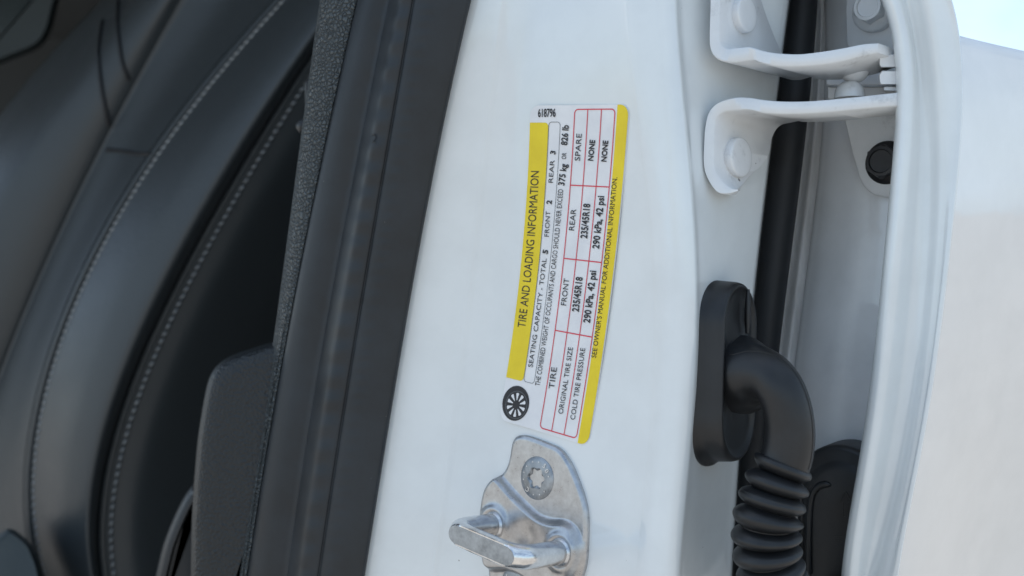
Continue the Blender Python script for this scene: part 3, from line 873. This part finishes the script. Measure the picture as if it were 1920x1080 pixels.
lo_in = [(296, 1010), (258, 1003), (222, 978), (190, 940), (170, 895), (165, 850), (166, 770), (168, 690), (178, 630), (212, 600), (268, 590), (352, 588), (420, 602), (520, 609), (640, 607), (760, 600), (850, 591), (950, 581), (1060, 571), (1150, 565)]
lo_d = [0.3975]*10 + [0.3965, 0.3945, 0.3930, 0.3925, 0.3925, 0.393, 0.394, 0.395, 0.396, 0.397]
lo_l = [0.0005, 0.0045, 0.0118, 0.019, 0.026, 0.0323, 0.0385, 0.040, 0.042, 0.042, 0.041, 0.036, 0.030, 0.026, 0.024, 0.023, 0.022, 0.022, 0.022, 0.022]
bracket('lower_arm', lo_out, lo_in, lo_d, lo_l)
U_, W_ = frame_of(HN)
def hinge_pin(zx, zy, d, r0, hh, name='rivet_head'):
    c = P(*Z4(zx, zy), d)
    pr = [(1.0, -0.004), (1.0, hh*0.75), (0.97, hh*0.93), (0.90, hh), (0.6, hh*1.04), (0.2, hh*1.05)]
    s = MB(); s.add(*rings([circ(c + HN*h, U_, W_, r0*k, 40) for k, h in pr], False, True))
    return s.build(name, M_hinge, hinge, sharp=50)
hinge_pin(316, 82, 0.4062, 0.0066, 0.0026)
hinge_pin(282, 842, 0.4078, 0.0073, 0.0028)
# leaf on the door with its bolts, knuckle stack between the arms
door_n = Vector((-0.62, -0.785, 0)).normalized()
door_e = Vector((0.785, -0.62, 0)).normalized()
def leaf(name, pts, d0, thick):
    pl = smooth_poly(densify([Z4(*p) for p in pts], 90), 2)
    x0 = pl[:, 0].min()
    fr_ = []
    for x, y in pl:
        d = d0 - (x - x0)*0.00013
        fr_.append(P(x, y, d))
    s = MB()
    cen = sum(fr_, Vector())/len(fr_)
    s.add(*rings([[p - door_n*thick for p in fr_], [p - door_n*0.0005 for p in fr_], [p + (cen-p).normalized()*0.0006 for p in fr_]]))
    return recalc(s.build(name, M_hinge, hinge, sharp=50))
leaf('door_leaf', [(872, -260), (868, 60), (872, 240), (905, 300), (1010, 330), (1200, 330), (1200, -260)], 0.4500, 0.004)
leaf('door_leaf', [(846, 560), (862, 640), (900, 800), (938, 940), (965, 995), (1010, 1035), (1075, 1052), (1200, 1052), (1200, 560)], 0.4500, 0.004)
DU, DW = frame_of(door_n)
def bolt(zx, zy, d, flange_r, hex_r, mat):
    c = P(*Z4(zx, zy), d)
    s = MB(); pr = [(1.0, -0.003), (1.0, 0.0009), (0.95, 0.0016), (0.72, 0.0026), (0.60, 0.0030)]
    s.add(*rings([circ(c + door_n*h, DU, DW, flange_r*k, 40) for k, h in pr], False, True))
    ob = s.build('bolt', mat, hinge, sharp=50)
    def hexr(r0, h, rnd=0.0):
        out = []
        for k in range(48):
            a = 2*math.pi*k/48; q = (a + math.pi/6) % (math.pi/3) - math.pi/6
            rr2 = r0*((1-rnd)*math.cos(math.pi/6)/math.cos(q) + rnd*math.cos(math.pi/6))
            out.append(c + door_n*h + DU*rr2*math.cos(a+0.4) + DW*rr2*math.sin(a+0.4))
        return out
    s = MB(); s.add(*rings([hexr(hex_r, 0.0026), hexr(hex_r, 0.0072), hexr(hex_r, 0.0080, 1.0), hexr(hex_r*0.80, 0.0081, 1.0), hexr(hex_r*0.74, 0.0074, 1.0), hexr(hex_r*0.3, 0.0073, 1.0)], False, True))
    s.build('bolt_head', mat, ob, sharp=40)
bolt(1022, 55, 0.4415, 0.0088, 0.0062, M_hinge)
bolt(1092, 868, 0.4400, 0.0088, 0.0068, M_black)
def block(name, zx0, zx1, zy0, zy1, d0, d1, jag=0):
    pl = densify([Z4(zx0, zy0 + jag), Z4(zx0 + 14, zy0), Z4(zx1, zy0), Z4(zx1, zy1), Z4(zx0 + 8, zy1), Z4(zx0, zy1 - jag)], 50)
    s = MB(); s.add(*rings([[P(x, y, dd) for x, y in inset(pl, k)] for k, dd in ((0, d1), (0, d0 + 0.001), (1.6, d0))]))
    return recalc(s.build(name, M_hinge, hinge, sharp=40))
block('knuckle', 765, 1200, 388, 455, 0.424, 0.440)
block('knuckle', 772, 1200, 462, 530, 0.4255, 0.440)
block('stop_tab', 1047, 1220, 288, 360, 0.4010, 0.425, 18)
block('stop_tab', 1047, 1220, 376, 452, 0.4000, 0.425, 22)
block('stop_tab', 1070, 1220, 460, 486, 0.4020, 0.425, 5)
def dome(zx, zy, d, r0, sgn):
    c = P(*Z4(zx, zy), d); s = MB()
    X, Y = Vector((1, 0, 0)), Vector((0, 1, 0))
    pr = [(1.0, 0.0), (1.0, 0.0012), (0.94, 0.0030), (0.78, 0.0048), (0.5, 0.0060), (0.15, 0.0064)]
    s.add(*rings([circ(c + Vector((0, 0, sgn*h)), X, Y, r0*k, 36) for k, h in pr], False, True))
    recalc(s.build('pin_head', M_hinge, hinge, sharp=50))
dome(916, 348, 0.4130, 0.0056, -1)
dome(890, 524, 0.4130, 0.0056, 1)

# ------------------------------------------------------------------ long black seal tube in the gap
tub = thing('gap_seal', 'round black rubber seal running down the gap behind the hinge', 'rubber seal')
ys = np.linspace(-320, 1420, 70)
s = MB(); s.add(*tube([P((tube_l(y)+tube_r(y))/2 + 2, y, 0.455) for y in ys], [max(0.0056, (tube_r(y)-tube_l(y))/2/FOC*0.455*1.02) for y in ys], 28))
s.build('seal_tube', M_tube, tub)

# ------------------------------------------------------------------ rear door
rdoor = thing('rear_door', 'white rear door standing open at the right of the pillar', 'car door')
shut = Sheet([(off(strip_r, -4), 0.486), (off(strip_r, 2), 0.4740), (off(strip_r, 14), 0.4680), (mixc(strip_r, hem_l, 0.55), 0.4530), (off(hem_l, 40), 0.4390), (off(hem_l, 90), 0.4330)], sub=6)
shut.build('shut_face', M_paint2, rdoor, ny=110)
def tuck(y): return 0.012*max(0.0, (y - 380)/800.0)**2
def td(b0): return lambda y: b0 + tuck(y)
hem = Sheet([(off(hem_l, 26), td(0.440)), (off(hem_l, 4), td(0.4050)), (off(hem_l, 0), td(0.4000)), (off(hem_l, 6), td(0.3960)), (off(hem_l, 20), td(0.3940)), (off(hem_l, 32), td(0.3945)),
             (mixc(hem_l, hem_ridge, 0.6), td(0.3975)), (off(hem_ridge, -14), td(0.3955)), (hem_ridge, td(0.3915)), (off(hem_ridge, 14), td(0.3895)), (off(hem_r, -10), td(0.3880)), (off(hem_r, -2), td(0.3872)), (off(hem_r, 0), td(0.3885)), (off(hem_r, -2), td(0.3960))],
            sharp=(), sub=5)
hem.build('door_edge', M_paint, rdoor, ny=170, thick=0.0)
# outer skin, its top rounding over at the belt line
verts, faces = [], []
xs = np.concatenate([[0, 1.5, 4, 9, 16, 26], np.linspace(40, 620, 40)]); nr = 110
ts = np.concatenate([[-6, -3, 0, 2, 5, 9, 14, 20], np.linspace(28, 1370, nr - 8)])
for t in ts:
    for x in xs:
        d0 = 0.3890 + 0.000225*x - 0.00000009*x*x
        yt = 540 - 474*0.3890/d0
        y = yt + max(t, 0)
        top = 0.012 if t == -6 else 0.004 if t == -3 else 0.0024*max(0, 1 - t/20.0)**2.2
        k = min(1.0, x/160.0)
        d = d0 + tuck(y)*(1 + 2.6*k*k*(3 - 2*k)) + top
        verts.append(P(hem_r(y) - 3 + x, y, d))
mx_ = len(xs)
for j in range(nr-1):
    for i in range(mx_-1):
        a = j*mx_+i; faces.append((a, a+mx_, a+mx_+1, a+1))
o = mesh_obj('outer_skin', verts, faces, M_skin, rdoor)

# ------------------------------------------------------------------ wiring boot
boot = thing('wiring_boot', 'black rubber wiring boot with ribbed bellows between pillar and rear door', 'wiring boot')
BN = Vector((0.82, -0.57, 0.0)).normalized()
BU, BW = frame_of(BN, Vector((0.075, 0, 1)))
FC = P(1388, 697, 0.3990)                     # centre of the flange's outer face
def stadium(t, a, b2):
    arc, st = math.pi*b2, 2*(a - b2); q = (t/(2*math.pi))*(2*arc + 2*st) - arc/2
    if q < arc/2: return b2*math.sin(q/b2), a - b2 + b2*math.cos(q/b2)
    q -= arc/2
    if q < st: return b2, a - b2 - q
    q -= st
    if q < arc: return b2*math.cos(q/b2), -(a - b2) - b2*math.sin(q/b2)
    return -b2, -(a - b2) + (q - arc)
def track(c, hh, a, b2, n=72):
    out = []
    for t in np.linspace(0, 2*math.pi, n+1)[:-1]:
        x, y = stadium(t, a, b2)
        out.append(c + BN*hh + BU*y + BW*x)
    return out
a_, b_ = 0.0322, 0.0154
pr = [(-0.0130, 1.08, 1.14), (-0.0118, 1.09, 1.14), (-0.0106, 1.08, 1.12), (-0.0097, 1.03, 1.03), (-0.0060, 1.02, 1.01), (-0.0022, 1.01, 1.0), (-0.0006, 0.995, 0.98), (0.0, 0.975, 0.94), (-0.0001, 0.95, 0.89), (-0.0010, 0.93, 0.84), (-0.0014, 0.86, 0.70), (-0.0014, 0.6, 0.45), (0.0, 0.3, 0.3)]
s = MB(); s.add(*rings([track(FC, h, a_*ka, b_*kb) for h, ka, kb in pr], True, True))
for yv in (-0.004, ):   # rib on the face under the neck
    s.add(*tube([FC + BU*(0.002) + BW*0.013*k + BN*0.0006 for k in (0.95, 0.4, 0.0, -0.6)], [0.0012, 0.0016, 0.0016, 0.0012], 10))
s.add(*tube([FC + BU*yy + BW*-0.0045 + BN*0.0006 for yy in (0.030, 0.025, 0.019, 0.014)], [0.0006, 0.0011, 0.0011, 0.0007], 8))
recalc(s.build('boot_flange', M_rubber, boot, sharp=60))
px_m = 0.381/FOC
neck = [(1392, 702, 0.3985, 78), (1404, 700, 0.3940, 64), (1424, 700, 0.3890, 53), (1446, 709, 0.3840, 46.5), (1464, 732, 0.3810, 45), (1476, 765, 0.3800, 45), (1481, 805, 0.380, 46), (1478, 845, 0.3805, 47), (1470, 872, 0.381, 48)]
q = smooth_path(neck, 44)
s = MB(); s.add(*tube([P(x, y, d) for x, y, d, r0 in q], [r0*px_m for x, y, d, r0 in q], 36))
s.build('boot_neck', M_rubber, boot)
ml = []
for i in range(6, 42):
    a = P(*q[i-1][:3]); b2 = P(*q[i+1][:3]); t = (b2 - a).normalized()
    o_ = Vector((-t.z, 0, t.x)); o_ = o_ if o_.x > 0 or o_.z > 0.3 else -o_
    o_ = (o_ + Vector((0, -0.85, 0))).normalized()
    ml.append(P(*q[i][:3]) + (o_ - t*o_.dot(t)).normalized()*q[i][3]*px_m)
s = MB(); s.add(*tube(ml, 0.00022, 6)); s.build('mould_line', M_rubber, boot)
s = MB(); s.add(*tube([FC + BU*y + BW*(-0.0085) + BN*-0.0012 for y in (0.0245, 0.0235, 0.019, 0.0165)], [0.0004, 0.0010, 0.0010, 0.0004], 8)); s.build('moulded_tab', M_rubber, boot)
bel = [(1471, 868, 0.381, 47), (1463, 888, 0.381, 50), (1454, 916, 0.381, 54), (1446, 946, 0.381, 57), (1439, 978, 0.381, 58), (1437, 1012, 0.3815, 58), (1440, 1046, 0.382, 58), (1448, 1080, 0.383, 57), (1462, 1112, 0.386, 56), (1482, 1138, 0.392, 54), (1508, 1155, 0.400, 52), (1535, 1158, 0.412, 48), (1556, 1145, 0.424, 44)]
q = smooth_path(bel, 330)
pts3 = [P(x, y, d) for x, y, d, r0 in q]
acc = 0; rad = []; pitch = 34.0*px_m
for i, (x, y, d, r0) in enumerate(q):
    if i: acc += (pts3[i] - pts3[i-1]).length
    ph = (acc/pitch + 0.30) % 1.0
    prof_ = math.sin(math.pi*ph)**0.72              # broad round ribs, narrow valleys
    rad.append((r0 - 15 + 23*prof_*(1 + 0.03*math.sin(int(acc/pitch)*2.3)))*px_m)
s = MB(); s.add(*tube(pts3, rad, 44))
s.build('bellows', M_rubber, boot)
# end cap fixed to the door's shut face
CN = Vector((-0.55, -0.835, 0)).normalized()
CU, CW = frame_of(CN, Vector((-0.05, 0, 1)))
CC = P(1578, 1000, 0.4300)
def Z7(zx, zy): return 1280 + zx/4.153, 820 + zy/4.153
def track2(hh, a, b2, n=72):
    out = []
    for t in np.linspace(0, 2*math.pi, n+1)[:-1]:
        x, y = stadium(t, a, b2)
        out.append(CC + CN*hh + CU*y + CW*x)
    return out
s = MB(); s.add(*rings([track2(h, a, b2) for h, a, b2 in ((-0.020, 0.0345, 0.0180), (-0.002, 0.0345, 0.0180), (0.0, 0.0338, 0.0173), (0.0008, 0.0322, 0.0158), (0.0004, 0.0285, 0.0152), (0.0010, 0.0275, 0.0145), (0.0018, 0.0245, 0.0120), (0.002, 0.012, 0.006))]))
recalc(s.build('end_cap', M_rubber, boot, sharp=60))
def cap_pt(zx, zy, h):
    px, py = Z7(zx, zy); dirv = P(px, py, 1.0) - CAM
    t = (CC + CN*h - CAM).dot(CN)/dirv.dot(CN); return CAM + dirv*t
s = MB(); s.add(*tube([cap_pt(x, y, 0.0018) for x, y in smooth_path([(985, 1060), (982, 900), (985, 700), (990, 560), (1010, 450), (1050, 390), (1105, 366), (1160, 372)], 40)], [0.0014]*36 + [0.0012, 0.001, 0.0007, 0.0003], 12))
s.build('cap_rib', M_rubber, boot)
s = MB()
for a_p in ([(1270, 420), (1225, 500), (1250, 505), (1250, 615), (1290, 618), (1292, 505), (1315, 500), (1270, 420)], [(1165, 772), (1200, 766), (1255, 770), (1290, 778)], [(1180, 795), (1225, 800), (1245, 810)]):
    s.add(*tube([cap_pt(x, y, 0.0019) for x, y in a_p], 0.00025, 6))
s.build('moulded_marks', M_rubber, boot)
